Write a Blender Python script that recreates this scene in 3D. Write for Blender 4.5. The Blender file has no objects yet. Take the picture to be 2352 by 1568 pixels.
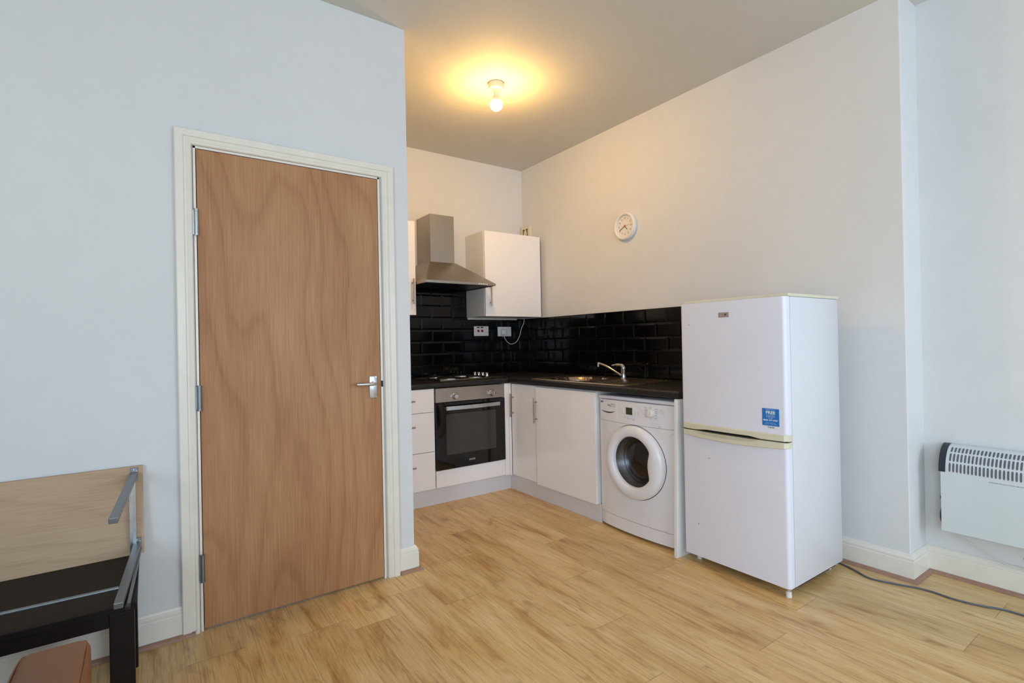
import bpy, bmesh, math, random
from mathutils import Vector, Matrix
random.seed(7)
S = bpy.context.scene
COL = S.collection
PI = math.pi

# ------------------------------------------------------------------ helpers
ORG = {}                       # world origin of every object
def new_thing(name, loc, label=None, cat=None, group=None, kind=None):
    o = bpy.data.objects.new(name, None); COL.objects.link(o)
    o.empty_display_size = 0.05
    o.location = loc; ORG[o] = Vector(loc)
    tag(o, label, cat, group, kind)
    return o
def tag(o, label=None, cat=None, group=None, kind=None):
    if label: o['label'] = label
    if cat: o['category'] = cat
    if group: o['group'] = group
    if kind: o['kind'] = kind
    return o
def obj(name, bm, mat, parent=None, label=None, cat=None, group=None, kind=None, smooth=None, org=None):
    """link a bmesh built in world coordinates as one mesh object"""
    me = bpy.data.meshes.new(name)
    if parent is not None: og = ORG[parent]
    elif org is not None: og = Vector(org)
    else:
        xs = [v.co for v in bm.verts]
        lo = Vector([min(c[i] for c in xs) for i in range(3)]); hi = Vector([max(c[i] for c in xs) for i in range(3)])
        og = Vector(((lo.x + hi.x) / 2, (lo.y + hi.y) / 2, lo.z))
    bmesh.ops.translate(bm, verts=bm.verts, vec=-og)
    bmesh.ops.recalc_face_normals(bm, faces=bm.faces)
    bm.to_mesh(me); bm.free()
    o = bpy.data.objects.new(name, me); COL.objects.link(o)
    ORG[o] = og
    if parent is not None: o.parent = parent
    else: o.location = og
    mats = mat if isinstance(mat, (list, tuple)) else [mat]
    for m in mats: me.materials.append(m)
    if smooth is not None:
        for p in me.polygons: p.use_smooth = True
        try: me.set_sharp_from_angle(angle=math.radians(smooth))
        except Exception: pass
    tag(o, label, cat, group, kind)
    return o
def B(): return bmesh.new()
def box(bm, x0, x1, y0, y1, z0, z1, bev=0, seg=2, rot=None, mi=0, edges=None):
    """axis aligned box; rot = (pivot, axis, angle)"""
    x0, x1 = min(x0, x1), max(x0, x1); y0, y1 = min(y0, y1), max(y0, y1); z0, z1 = min(z0, z1), max(z0, z1)
    vs = [bm.verts.new((x, y, z)) for x in (x0, x1) for y in (y0, y1) for z in (z0, z1)]
    idx = [(0,1,3,2),(4,6,7,5),(0,4,5,1),(2,3,7,6),(0,2,6,4),(1,5,7,3)]
    fs = [bm.faces.new([vs[i] for i in f]) for f in idx]
    for f in fs: f.material_index = mi
    allv = set(vs)
    if bev > 0:
        es = list({e for f in fs for e in f.edges})
        if edges: es = [e for e in es if edges(e)]
        r = bmesh.ops.bevel(bm, geom=es, offset=bev, segments=seg, affect='EDGES', profile=0.5)
        allv = {v for v in vs if v.is_valid} | set(r['verts'])
        for f in r['faces']: f.material_index = mi
    if rot:
        p, ax, an = rot
        bmesh.ops.rotate(bm, verts=[v for v in allv if v.is_valid], cent=p, matrix=Matrix.Rotation(an, 3, ax))
    return list(allv)
def prism(bm, pts, ax, a, b, mi=0):
    """extrude 2D polygon pts along axis ax ('x': pts=(y,z), 'y': pts=(x,z), 'z': pts=(x,y))"""
    def mk(p, t): return {'x': (t, p[0], p[1]), 'y': (p[0], t, p[1]), 'z': (p[0], p[1], t)}[ax]
    A = [bm.verts.new(mk(p, a)) for p in pts]; C = [bm.verts.new(mk(p, b)) for p in pts]
    n = len(pts)
    fs = [bm.faces.new(A), bm.faces.new(C[::-1])]
    for i in range(n): fs.append(bm.faces.new((A[i], A[(i+1) % n], C[(i+1) % n], C[i])))
    for f in fs: f.material_index = mi
    return A + C
def frame_of(d):
    d = d.normalized(); up = Vector((0,0,1)) if abs(d.z) < .95 else Vector((1,0,0))
    s = d.cross(up).normalized(); return s, s.cross(d).normalized()
def lathe(bm, prof, c, axis=(0,0,1), n=32, mi=0, capa=True, capb=True):
    """prof = [(r, t)...] revolved about axis through c"""
    axis = Vector(axis).normalized(); s, u = frame_of(axis); c = Vector(c); rings = []
    for r, t in prof:
        if r < 1e-6: rings.append([bm.verts.new(c + axis * t)])
        else: rings.append([bm.verts.new(c + axis * t + (s * math.cos(2*PI*k/n) + u * math.sin(2*PI*k/n)) * r) for k in range(n)])
    for A, C in zip(rings, rings[1:]):
        for k in range(n):
            q = [A[k % len(A)], A[(k+1) % len(A)], C[(k+1) % len(C)], C[k % len(C)]]
            q = list(dict.fromkeys(q))
            if len(q) >= 3:
                f = bm.faces.new(q); f.material_index = mi
    if capa and len(rings[0]) > 1: bm.faces.new(rings[0]).material_index = mi
    if capb and len(rings[-1]) > 1: bm.faces.new(rings[-1][::-1]).material_index = mi
def cyl(bm, a, b, r, n=20, r2=None, mi=0):
    a, b = Vector(a), Vector(b); d = b - a
    lathe(bm, [(r, 0), (r if r2 is None else r2, d.length)], a, d, n, mi)
def catmull(P, k=8):
    P = [Vector(p) for p in P]; out = []
    Q = [P[0] * 2 - P[1]] + P + [P[-1] * 2 - P[-2]]
    for i in range(1, len(Q) - 2):
        a, b, c, d = Q[i-1:i+3]
        for j in range(k):
            t = j / k
            out.append(.5 * ((2*b) + (c-a)*t + (2*a-5*b+4*c-d)*t*t + (3*b-a-3*c+d)*t**3))
    out.append(P[-1]); return out
def tube(bm, P, r, n=10, smoothk=0, mi=0):
    P = catmull(P, smoothk) if smoothk else [Vector(p) for p in P]
    rings = []; s = None
    for i, p in enumerate(P):
        d = (P[min(i+1, len(P)-1)] - P[max(i-1, 0)]).normalized()
        if s is None: s, u = frame_of(d)
        else:
            s = (s - d * s.dot(d)).normalized(); u = s.cross(d)
        rr = r[i * (len(r) - 1) // (len(P) - 1)] if isinstance(r, list) else r
        rings.append([bm.verts.new(p + (s * math.cos(2*PI*k/n) + u * math.sin(2*PI*k/n)) * rr) for k in range(n)])
    for A, C in zip(rings, rings[1:]):
        for k in range(n): bm.faces.new((A[k], A[(k+1) % n], C[(k+1) % n], C[k])).material_index = mi
    bm.faces.new(rings[0]).material_index = mi; bm.faces.new(rings[-1][::-1]).material_index = mi
def beam(bm, a, b, w, h, side=(1,0,0), bev=.002):
    """rectangular bar from a to b; w along side, h across"""
    a, b = Vector(a), Vector(b); d = (b - a).normalized(); s = Vector(side); s = (s - d * s.dot(d)).normalized(); u = s.cross(d)
    vs = [bm.verts.new(p + s * (w/2*i) + u * (h/2*j)) for p in (a, b) for i in (-1, 1) for j in (-1, 1)]
    idx = [(0,1,3,2),(4,6,7,5),(0,4,5,1),(2,3,7,6),(0,2,6,4),(1,5,7,3)]
    fs = [bm.faces.new([vs[i] for i in f]) for f in idx]
    if bev:
        bmesh.ops.bevel(bm, geom=list({e for f in fs for e in f.edges}), offset=bev, segments=2, affect='EDGES', profile=.5)
def text_bm(bm, s, size, origin, right, up, mi=0, width=None, align='LEFT', bold=0.0):
    """flat lettering as mesh, laid on a real surface"""
    cu = bpy.data.curves.new('t', 'FONT'); cu.body = s; cu.size = size; cu.align_x = align
    cu.offset = bold * size; cu.resolution_u = 3
    to = bpy.data.objects.new('t', cu); COL.objects.link(to)
    dg = bpy.context.evaluated_depsgraph_get(); dg.update()
    me = bpy.data.meshes.new_from_object(to.evaluated_get(dg))
    R, U, O = Vector(right), Vector(up), Vector(origin)
    vs = [v.co.copy() for v in me.vertices]
    sc = 1.0
    if width and vs:
        w = max(v.x for v in vs) - min(v.x for v in vs); sc = width / max(w, 1e-6)
    bv = [bm.verts.new(O + R * (v.x * sc) + U * v.y) for v in vs]
    for p in me.polygons:
        try: bm.faces.new([bv[i] for i in p.vertices]).material_index = mi
        except ValueError: pass
    bpy.data.objects.remove(to); bpy.data.curves.remove(cu); bpy.data.meshes.remove(me)

# ------------------------------------------------------------------ materials
def srgb(r, g, b):
    f = lambda c: (c/255/12.92) if c/255 <= .04045 else ((c/255+.055)/1.055)**2.4
    return (f(r), f(g), f(b), 1)
class NT:
    def __init__(s, name):
        s.m = bpy.data.materials.new(name); s.m.use_nodes = True
        s.t = s.m.node_tree; s.p = s.t.nodes['Principled BSDF']; s.out = s.t.nodes['Material Output']
    def n(s, typ, **kw):
        x = s.t.nodes.new(typ)
        for k, v in kw.items():
            if k.startswith('i_'):
                x.inputs[k[2:].replace('_', ' ')].default_value = v
            else: setattr(x, k, v)
        return x
    def l(s, a, b): s.t.links.new(a, b)
    def math(s, op, a, b=None, c=None):
        x = s.t.nodes.new('ShaderNodeMath'); x.operation = op
        for i, v in enumerate((a, b, c)):
            if v is None: continue
            if isinstance(v, (int, float)): x.inputs[i].default_value = v
            else: s.l(v, x.inputs[i])
        return x.outputs[0]
    def ramp(s, fac, stops, interp='LINEAR'):
        r = s.t.nodes.new('ShaderNodeValToRGB'); r.color_ramp.interpolation = interp
        e = r.color_ramp.elements
        while len(e) < len(stops): e.new(.5)
        for el, (p, c) in zip(e, stops): el.position = p; el.color = c
        s.l(fac, r.inputs[0]); return r.outputs[0]
    def mix(s, fac, a, b, blend='MIX'):
        x = s.t.nodes.new('ShaderNodeMix'); x.data_type = 'RGBA'; x.blend_type = blend
        for i, v in ((0, fac), (6, a), (7, b)):
            if isinstance(v, (int, float, tuple)): x.inputs[i].default_value = v
            else: s.l(v, x.inputs[i])
        return x.outputs[2]
    def coord(s, scale=(1,1,1), loc=(0,0,0), rot=(0,0,0)):
        tc = s.n('ShaderNodeNewGeometry'); mp = s.n('ShaderNodeMapping')
        mp.inputs['Scale'].default_value = scale; mp.inputs['Location'].default_value = loc; mp.inputs['Rotation'].default_value = rot
        s.l(tc.outputs['Position'], mp.inputs['Vector']); return mp.outputs[0]
    def noise(s, vec, scale, detail=3, rough=.5, dist=0):
        x = s.n('ShaderNodeTexNoise'); x.inputs['Scale'].default_value = scale; x.inputs['Detail'].default_value = detail
        x.inputs['Roughness'].default_value = rough; x.inputs['Distortion'].default_value = dist
        s.l(vec, x.inputs['Vector']); return x.outputs['Fac']
    def bump(s, h, strength=.2, dist=.01):
        b = s.n('ShaderNodeBump'); b.inputs['Strength'].default_value = strength; b.inputs['Distance'].default_value = dist
        s.l(h, b.inputs['Height']); s.l(b.outputs[0], s.p.inputs['Normal'])
def plain(name, col, rough=.5, metal=0, var=.03, scale=8, bump=0, bscale=60, spec=None, coat=0):
    k = NT(name); v = k.coord()
    nz = k.noise(v, scale, 4)
    c2 = tuple(max(0, c * (1 - var * 2)) for c in col[:3]) + (1,)
    c1 = tuple(min(1, c * (1 + var)) for c in col[:3]) + (1,)
    k.l(k.ramp(nz, [(.3, c2), (.7, c1)]), k.p.inputs['Base Color'])
    k.p.inputs['Roughness'].default_value = rough; k.p.inputs['Metallic'].default_value = metal
    if spec is not None: k.p.inputs['Specular IOR Level'].default_value = spec
    if coat: k.p.inputs['Coat Weight'].default_value = coat; k.p.inputs['Coat Roughness'].default_value = .08
    if bump: k.bump(k.noise(v, bscale, 3), bump, .002)
    return k.m
def mat_wall(name, col):
    k = NT(name); v = k.coord()
    a = k.noise(v, 1.3, 3); b = k.noise(v, 9, 5, .6)
    m = k.math('ADD', k.math('MULTIPLY', a, .6), k.math('MULTIPLY', b, .4))
    c2 = tuple(c * .95 for c in col[:3]) + (1,)
    k.l(k.ramp(m, [(.35, c2), (.65, col)]), k.p.inputs['Base Color'])
    k.p.inputs['Roughness'].default_value = .75; k.p.inputs['Specular IOR Level'].default_value = .25
    k.bump(k.math('ADD', k.noise(v, 140, 3), k.math('MULTIPLY', k.noise(v, 6, 2), 2.0)), .12, .002)
    return k.m
def mat_floor():
    k = NT('oak_laminate'); W, LEN = .194, 1.28
    g = k.n('ShaderNodeNewGeometry'); sx = k.n('ShaderNodeSeparateXYZ'); k.l(g.outputs['Position'], sx.inputs[0])
    X, Y = sx.outputs['X'], sx.outputs['Y']
    u = k.math('DIVIDE', k.math('ADD', X, 1.871 + 10*W), W)
    pi = k.math('FLOOR', u); fu = k.math('FRACT', u)
    wn = k.n('ShaderNodeTexWhiteNoise', noise_dimensions='1D'); k.l(pi, wn.inputs['W'])
    v = k.math('DIVIDE', k.math('ADD', k.math('ADD', Y, 20.22), k.math('MULTIPLY', wn.outputs['Value'], LEN)), LEN)
    pj = k.math('FLOOR', v); fv = k.math('FRACT', v)
    wn2 = k.n('ShaderNodeTexWhiteNoise', noise_dimensions='2D'); cb = k.n('ShaderNodeCombineXYZ')
    k.l(pi, cb.inputs[0]); k.l(pj, cb.inputs[1]); k.l(cb.outputs[0], wn2.inputs['Vector'])
    rnd = wn2.outputs['Value']
    # grain coordinates: shifted for each plank
    sv = k.n('ShaderNodeCombineXYZ')
    k.l(k.math('MULTIPLY', X, 1.0), sv.inputs[0]); k.l(k.math('ADD', Y, k.math('MULTIPLY', rnd, 37.)), sv.inputs[1]); k.l(k.math('MULTIPLY', rnd, 19.), sv.inputs[2])
    def st(sc):
        mp = k.n('ShaderNodeMapping'); mp.inputs['Scale'].default_value = sc; k.l(sv.outputs[0], mp.inputs[0]); return mp.outputs[0]
    broad = k.noise(st((5, .9, 1)), 2.2, 4, .55, .5)
    grain = k.noise(st((44, 1.3, 1)), 3.0, 6, .62, .5)
    fine = k.noise(st((120, 5, 1)), 3.0, 3, .6)
    knot = k.noise(st((9, 3.2, 1)), 1.5, 2, .5, 1.4)
    base = k.ramp(broad, [(.27, srgb(184, 138, 82)), (.43, srgb(224, 189, 130)), (.72, srgb(240, 214, 164))])
    gr = k.ramp(grain, [(.30, srgb(182, 152, 118)), (.52, (1, 1, 1, 1)), (.8, srgb(246, 240, 224))])
    c = k.mix(.6, base, gr, 'MULTIPLY')
    fr = k.ramp(fine, [(.3, srgb(205, 180, 150)), (.6, (1, 1, 1, 1))])
    c = k.mix(.35, c, fr, 'MULTIPLY')
    kn = k.ramp(knot, [(.60, (0, 0, 0, 1)), (.78, (1, 1, 1, 1))])
    c = k.mix(k.math('MULTIPLY', kn, .50), c, srgb(132, 88, 46))
    tint = k.ramp(rnd, [(0, srgb(228, 222, 212)), (1, srgb(255, 253, 248))])
    c = k.mix(.75, c, tint, 'MULTIPLY')
    # seams
    su = k.math('MULTIPLY', k.math('MINIMUM', fu, k.math('SUBTRACT', 1., fu)), W)
    sw = k.math('MULTIPLY', k.math('MINIMUM', fv, k.math('SUBTRACT', 1., fv)), LEN)
    seam = k.math('MAXIMUM', k.math('MULTIPLY', k.math('LESS_THAN', su, .0009), .30), k.math('MULTIPLY', k.math('LESS_THAN', sw, .0012), .55))
    c = k.mix(seam, c, srgb(96, 66, 40))
    k.l(c, k.p.inputs['Base Color'])
    rg = k.math('ADD', .26, k.math('MULTIPLY', k.noise(st((3, 3, 1)), 2, 3), .14))
    k.l(rg, k.p.inputs['Roughness']); k.p.inputs['Specular IOR Level'].default_value = .45
    k.bump(k.math('SUBTRACT', k.math('MULTIPLY', grain, .3), seam), .10, .002)
    return k.m
def mat_veneer(name, lo, mid, hi, rot90=False, scale=1.0, contrast=1.0, rough=.5, axis='X'):
    """plywood veneer with long wavy cathedral grain running along z (or along x when rot90)"""
    k = NT(name); g = k.n('ShaderNodeNewGeometry'); sx = k.n('ShaderNodeSeparateXYZ'); k.l(g.outputs['Position'], sx.inputs[0])
    A, C = (sx.outputs['Z'], sx.outputs['X']) if rot90 else (sx.outputs[axis], sx.outputs['Z'])
    cb = k.n('ShaderNodeCombineXYZ'); k.l(A, cb.inputs[0]); k.l(C, cb.inputs[2])
    def st(sc, loc=(0,0,0)):
        mp = k.n('ShaderNodeMapping'); mp.inputs['Scale'].default_value = sc; mp.inputs['Location'].default_value = loc
        k.l(cb.outputs[0], mp.inputs[0]); return mp.outputs[0]
    f1 = k.noise(st((2.6*scale, 1, .50*scale), (3.7, 0, 1.3)), 1.0, 1.2, .4, .2)
    f2 = k.noise(st((8*scale, 1, 1.6*scale)), 1.0, 3, .5, .3)
    field = k.math('ADD', k.math('MULTIPLY', f1, 11.), k.math('MULTIPLY', f2, .8))
    field = k.math('ADD', field, k.math('MULTIPLY', A, 6.0 * scale))
    saw = k.math('FRACT', field)
    ring = k.ramp(saw, [(0, (.25, .25, .25, 1)), (.12, (.62, .62, .62, 1)), (.55, (.72, .72, .72, 1)), (.85, (.5, .5, .5, 1)), (1, (.25, .25, .25, 1))])
    pore = k.noise(st((150*scale, 1, 4.5*scale)), 1.0, 4, .65)
    blot = k.noise(st((3.5, 1, 1.4)), 1.0, 3, .5)
    v = k.math('ADD', k.math('MULTIPLY', ring, .26 * contrast), k.math('MULTIPLY', pore, .50))
    v = k.math('ADD', v, k.math('MULTIPLY', blot, .30))
    v = k.math('SUBTRACT', v, .02 + .15 * (contrast - 1))
    k.l(k.ramp(v, [(.22, lo), (.50, mid), (.80, hi)]), k.p.inputs['Base Color'])
    k.p.inputs['Roughness'].default_value = rough; k.p.inputs['Specular IOR Level'].default_value = .35
    k.bump(pore, .08, .001)
    return k.m
def mat_tile(name, plane):
    """black bevelled metro tiles, brick bond; plane 'x' or 'y' is the wall normal"""
    k = NT(name); g = k.n('ShaderNodeNewGeometry'); sx = k.n('ShaderNodeSeparateXYZ'); k.l(g.outputs['Position'], sx.inputs[0])
    TW, TH = .2005, .0995
    U = k.math('ADD', sx.outputs['Y' if plane == 'x' else 'X'], 20.0 * TW + (.873 if plane == 'x' else .875)); V = k.math('ADD', sx.outputs['Z'], -.8835 + 4*TH)
    row = k.math('FLOOR', k.math('DIVIDE', V, TH)); fv = k.math('MULTIPLY', k.math('FRACT', k.math('DIVIDE', V, TH)), TH)
    sh = k.math('MULTIPLY', k.math('MODULO', row, 2.), TW / 2)
    uu = k.math('DIVIDE', k.math('ADD', U, sh), TW); fu = k.math('MULTIPLY', k.math('FRACT', uu), TW)
    du = k.math('MINIMUM', fu, k.math('SUBTRACT', TW, fu)); dv = k.math('MINIMUM', fv, k.math('SUBTRACT', TH, fv))
    d = k.math('MINIMUM', du, dv)
    h = k.math('MINIMUM', k.math('DIVIDE', k.math('MAXIMUM', k.math('SUBTRACT', d, .0013), 0.), .013), 1.)
    grout = k.math('LESS_THAN', d, .0012)
    c = k.mix(grout, srgb(9, 9, 10), srgb(13, 13, 13))
    k.l(c, k.p.inputs['Base Color'])
    k.l(k.math('ADD', .09, k.math('MULTIPLY', grout, .6)), k.p.inputs['Roughness'])
    k.p.inputs['Specular IOR Level'].default_value = .30
    b = k.n('ShaderNodeBump'); b.inputs['Strength'].default_value = .8; b.inputs['Distance'].default_value = .0014
    k.l(h, b.inputs['Height']); k.l(b.outputs[0], k.p.inputs['Normal'])
    return k.m
def mat_worktop():
    k = NT('black_speckled_laminate'); v = k.coord()
    a = k.noise(v, 190, 4, .7); b = k.noise(v, 30, 3)
    m = k.math('ADD', k.math('MULTIPLY', a, .8), k.math('MULTIPLY', b, .2))
    k.l(k.ramp(m, [(.45, srgb(22, 22, 24)), (.60, srgb(44, 43, 44)), (.74, srgb(92, 88, 82))]), k.p.inputs['Base Color'])
    k.p.inputs['Roughness'].default_value = .38; k.p.inputs['Specular IOR Level'].default_value = .35
    k.bump(a, .2, .001); return k.m
def mat_steel(name, col, rough=.3, stretch=(1,1,60), metal=1.0, amt=.1):
    k = NT(name); v = k.coord(scale=stretch)
    n = k.noise(v, 12, 4, .6)
    c2 = tuple(c * .86 for c in col[:3]) + (1,)
    k.l(k.ramp(n, [(.3, c2), (.7, col)]), k.p.inputs['Base Color'])
    k.p.inputs['Metallic'].default_value = metal
    k.l(k.math('ADD', rough - amt/2, k.math('MULTIPLY', n, amt)), k.p.inputs['Roughness'])
    k.bump(n, .04, .001)
    return k.m
def mat_emit(name, col, strength):
    k = NT(name); k.t.nodes.remove(k.p)
    e = k.n('ShaderNodeEmission'); e.inputs[0].default_value = col; e.inputs[1].default_value = strength
    k.l(e.outputs[0], k.out.inputs[0]); return k.m
def mat_thinglass(name):
    k = NT(name); tr = k.n('ShaderNodeBsdfTransparent'); gl = k.n('ShaderNodeBsdfGlossy'); gl.inputs['Roughness'].default_value = .02
    fr = k.n('ShaderNodeFresnel'); mx = k.n('ShaderNodeMixShader'); k.t.nodes.remove(k.p)
    k.l(fr.outputs[0], mx.inputs[0]); k.l(tr.outputs[0], mx.inputs[1]); k.l(gl.outputs[0], mx.inputs[2]); k.l(mx.outputs[0], k.out.inputs[0])
    return k.m

M = {}
M['wall'] = mat_wall('white_wall_paint', srgb(218, 219, 220))
M['wall_cream'] = M['wall']
M['ceiling'] = mat_wall('white_ceiling_paint', srgb(209, 207, 201))
M['trim'] = plain('white_gloss_woodwork', srgb(228, 223, 213), .32, var=.02, scale=14, bump=.05, bscale=30)
M['floor'] = mat_floor()
M['door'] = mat_veneer('red_brown_plywood_veneer', srgb(130, 84, 52), srgb(166, 118, 80), srgb(193, 149, 108), contrast=1.0)
M['ply'] = mat_veneer('pale_birch_plywood', srgb(152, 122, 92), srgb(182, 154, 124), srgb(200, 174, 146), rot90=True, scale=1.2, contrast=.8)
M['bead'] = plain('brown_beading', srgb(158, 123, 102), .5, var=.08, scale=20)
M['tile_y'] = mat_tile('black_metro_tiles_back', 'y')
M['tile_x'] = mat_tile('black_metro_tiles_side', 'x')
M['worktop'] = mat_worktop()
M['gloss'] = plain('white_gloss_door', srgb(243, 240, 241), .12, var=.008, scale=3)
M['carcass'] = plain('white_melamine', srgb(231, 230, 228), .4, var=.015)
M['plinth'] = plain('white_plinth', srgb(219, 216, 219), .35, var=.015)
M['steel'] = mat_steel('brushed_steel', srgb(172, 166, 158), .34, (2, 2, 60))
M['steel_h'] = mat_steel('brushed_steel_panel', srgb(176, 166, 158), .36, (2, 60, 60))
M['steel_sink'] = mat_steel('sink_steel', srgb(180, 165, 146), .27, (30, 3, 3))
M['chrome'] = mat_steel('chrome', srgb(214, 214, 216), .10, (1, 1, 1), amt=.04)
M['nickel'] = mat_steel('satin_nickel', srgb(170, 160, 148), .3, (1, 1, 10))
M['alu'] = mat_steel('satin_aluminium', srgb(196, 202, 206), .28, (1, 1, 1))
M['galv'] = mat_steel('galvanised_steel', srgb(136, 142, 146), .4, (4, 4, 4), metal=.85)
M['black'] = plain('black_glass', srgb(9, 9, 10), .06, var=.02, spec=.5)
M['ovenglass'] = plain('oven_window_glass', srgb(58, 56, 55), .12, var=.05, spec=.5)
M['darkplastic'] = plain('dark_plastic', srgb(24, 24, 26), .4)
M['white'] = plain('white_enamel', srgb(231, 230, 236), .28, var=.01)
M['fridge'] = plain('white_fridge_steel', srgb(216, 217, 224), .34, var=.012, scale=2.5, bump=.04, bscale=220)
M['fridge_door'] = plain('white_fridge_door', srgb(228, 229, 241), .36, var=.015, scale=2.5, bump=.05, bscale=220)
M['cream'] = plain('cream_plastic', srgb(216, 212, 190), .35, var=.02)
M['wplastic'] = plain('white_plastic', srgb(224, 223, 220), .35, var=.01)
M['heater'] = plain('white_heater_enamel', srgb(209, 217, 219), .35, var=.01)
M['slot'] = plain('grille_shadow', srgb(98, 97, 108), .7)
M['cap'] = plain('charcoal_plastic', srgb(40, 46, 58), .4)
M['dark'] = plain('dark_void', srgb(14, 13, 13), .8)
M['grey'] = plain('grey_print', srgb(118, 118, 124), .5)
M['dgrey'] = plain('dark_print', srgb(52, 52, 56), .5)
M['lgrey'] = plain('light_grey_print', srgb(176, 175, 180), .5)
M['blue'] = plain('blue_sticker', srgb(26, 120, 200), .35, var=.02)
M['paper'] = plain('white_print', srgb(226, 240, 250), .4)
M['red'] = plain('red_switch', srgb(150, 26, 34), .35)
M['redline'] = plain('red_second_hand', srgb(214, 110, 86), .5)
M['brownv'] = plain('brown_vent_slots', srgb(104, 72, 44), .7)
M['rose'] = plain('badge_metal', srgb(176, 160, 152), .3, metal=.4)
M['wenge'] = plain('dark_wenge_wood', srgb(20, 15, 14), .5, var=.1, scale=20, spec=.22)
M['leather'] = plain('tan_leather', srgb(134, 88, 52), .45, var=.05, scale=6, bump=.25, bscale=260)
M['cable'] = plain('grey_cable', srgb(88, 92, 102), .5)
M['wcable'] = plain('white_cable', srgb(214, 214, 210), .45)
M['glass'] = mat_thinglass('window_glass')
M['lcd'] = plain('lcd_display', srgb(62, 60, 50), .2)
M['bulb'] = mat_emit('glowing_bulb', (1.0, .555, .15, 1), 500)
M['ceramic'] = plain('white_lampholder', srgb(228, 216, 200), .4)
M['drum'] = mat_steel('drum_steel', srgb(196, 202, 212), .30, (1, 1, 1))
M['wmglass'] = plain('washer_glass', srgb(20, 17, 16), .05, var=.3, scale=14, spec=.6)

# ------------------------------------------------------------------ camera
F_PX = 1186.42
yaw, pitch, roll = (math.radians(a) for a in (35.0612, 0.1088, -1.1273))
fwd = Vector((math.sin(yaw)*math.cos(pitch), math.cos(yaw)*math.cos(pitch), math.sin(pitch)))
r0 = Vector((math.cos(yaw), -math.sin(yaw), 0)); u0 = r0.cross(fwd)
r1 = r0*math.cos(roll) + u0*math.sin(roll); u1 = u0*math.cos(roll) - r0*math.sin(roll)
cd = bpy.data.cameras.new('camera'); cam = bpy.data.objects.new('camera', cd); COL.objects.link(cam)
mm = Matrix((r1, u1, -fwd)).transposed().to_4x4(); mm.translation = Vector((-2.9317, -3.9702, 1.1626))
cam.matrix_world = mm; cd.sensor_width = 36; cd.lens = 36 * F_PX / 2352; cd.clip_start = .02
S.camera = cam

# ------------------------------------------------------------------ room
H = 2.7943; XW = -1.8253; YD = -1.475; YE = -3.04; XR = .206
XL, YB = -5.2, -6.4
WZ0, WZ1 = .65, 2.2
def struct(name, bm, mat, **k): return obj(name, bm, mat, kind='structure', **k)
bm = B(); box(bm, XL-.1, XR+.2, YB-.1, .15, -.12, 0); struct('floor', bm, M['floor'])
bm = B(); box(bm, XL-.1, XR+.2, YB-.1, .15, H, H+.12); struct('ceiling', bm, M['ceiling'])
bm = B(); box(bm, XW-.1, .1, 0, .12, 0, H); struct('wall_kitchen', bm, M['wall'])
bm = B(); box(bm, 0, .32, YE, .12, 0, H, .004, 2, edges=lambda e: abs(e.verts[0].co.x) < 1e-4 and abs(e.verts[1].co.x) < 1e-4 and abs(e.verts[0].co.y - YE) < 1e-4 and abs(e.verts[1].co.y - YE) < 1e-4)
struct('wall_right', bm, M['wall'])
bm = B(); box(bm, XR, XR+.12, YB, YE, 0, H); struct('wall_recess', bm, M['wall'])
# door wall, with the real doorway opening, and its return towards the kitchen
DX0, DX1, DZ = -2.775, -1.980, 2.0
bm = B()
box(bm, XL, DX0, YD, YD+.1, 0, H); box(bm, DX1, XW, YD, YD+.1, 0, H); box(bm, DX0, DX1, YD, YD+.1, DZ, H)
struct('wall_left', bm, M['wall'])
bm = B(); box(bm, XW-.1, XW, YD+.1, 0, 0, H); struct('wall_partition', bm, M['wall'])
LY0, LY1 = -6.25, -4.6
bm = B(); box(bm, XL-.1, XL, YB, LY0, 0, H); box(bm, XL-.1, XL, LY1, YD+.1, 0, H); box(bm, XL-.1, XL, LY0, LY1, 0, WZ0); box(bm, XL-.1, XL, LY0, LY1, WZ1, H)
struct('wall_far_left', bm, M['wall'])
bm = B()
for a, b in ((LY0, LY0+.05), ((LY0+LY1)/2-.03, (LY0+LY1)/2+.03), (LY1-.05, LY1)): box(bm, XL-.08, XL-.03, a, b, WZ0, WZ1)
for z in (WZ0, WZ1-.05): box(bm, XL-.08, XL-.03, LY0+.05, (LY0+LY1)/2-.03, z, z+.05); box(bm, XL-.08, XL-.03, (LY0+LY1)/2+.03, LY1-.05, z, z+.05)
w = struct('window_3', bm, M['trim'])
for a, b in ((LY0+.05, (LY0+LY1)/2-.03), ((LY0+LY1)/2+.03, LY1-.05)):
    bm = B(); box(bm, XL-.058, XL-.052, a, b, WZ0+.05, WZ1-.05); obj('pane', bm, M['glass'], w)
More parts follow.
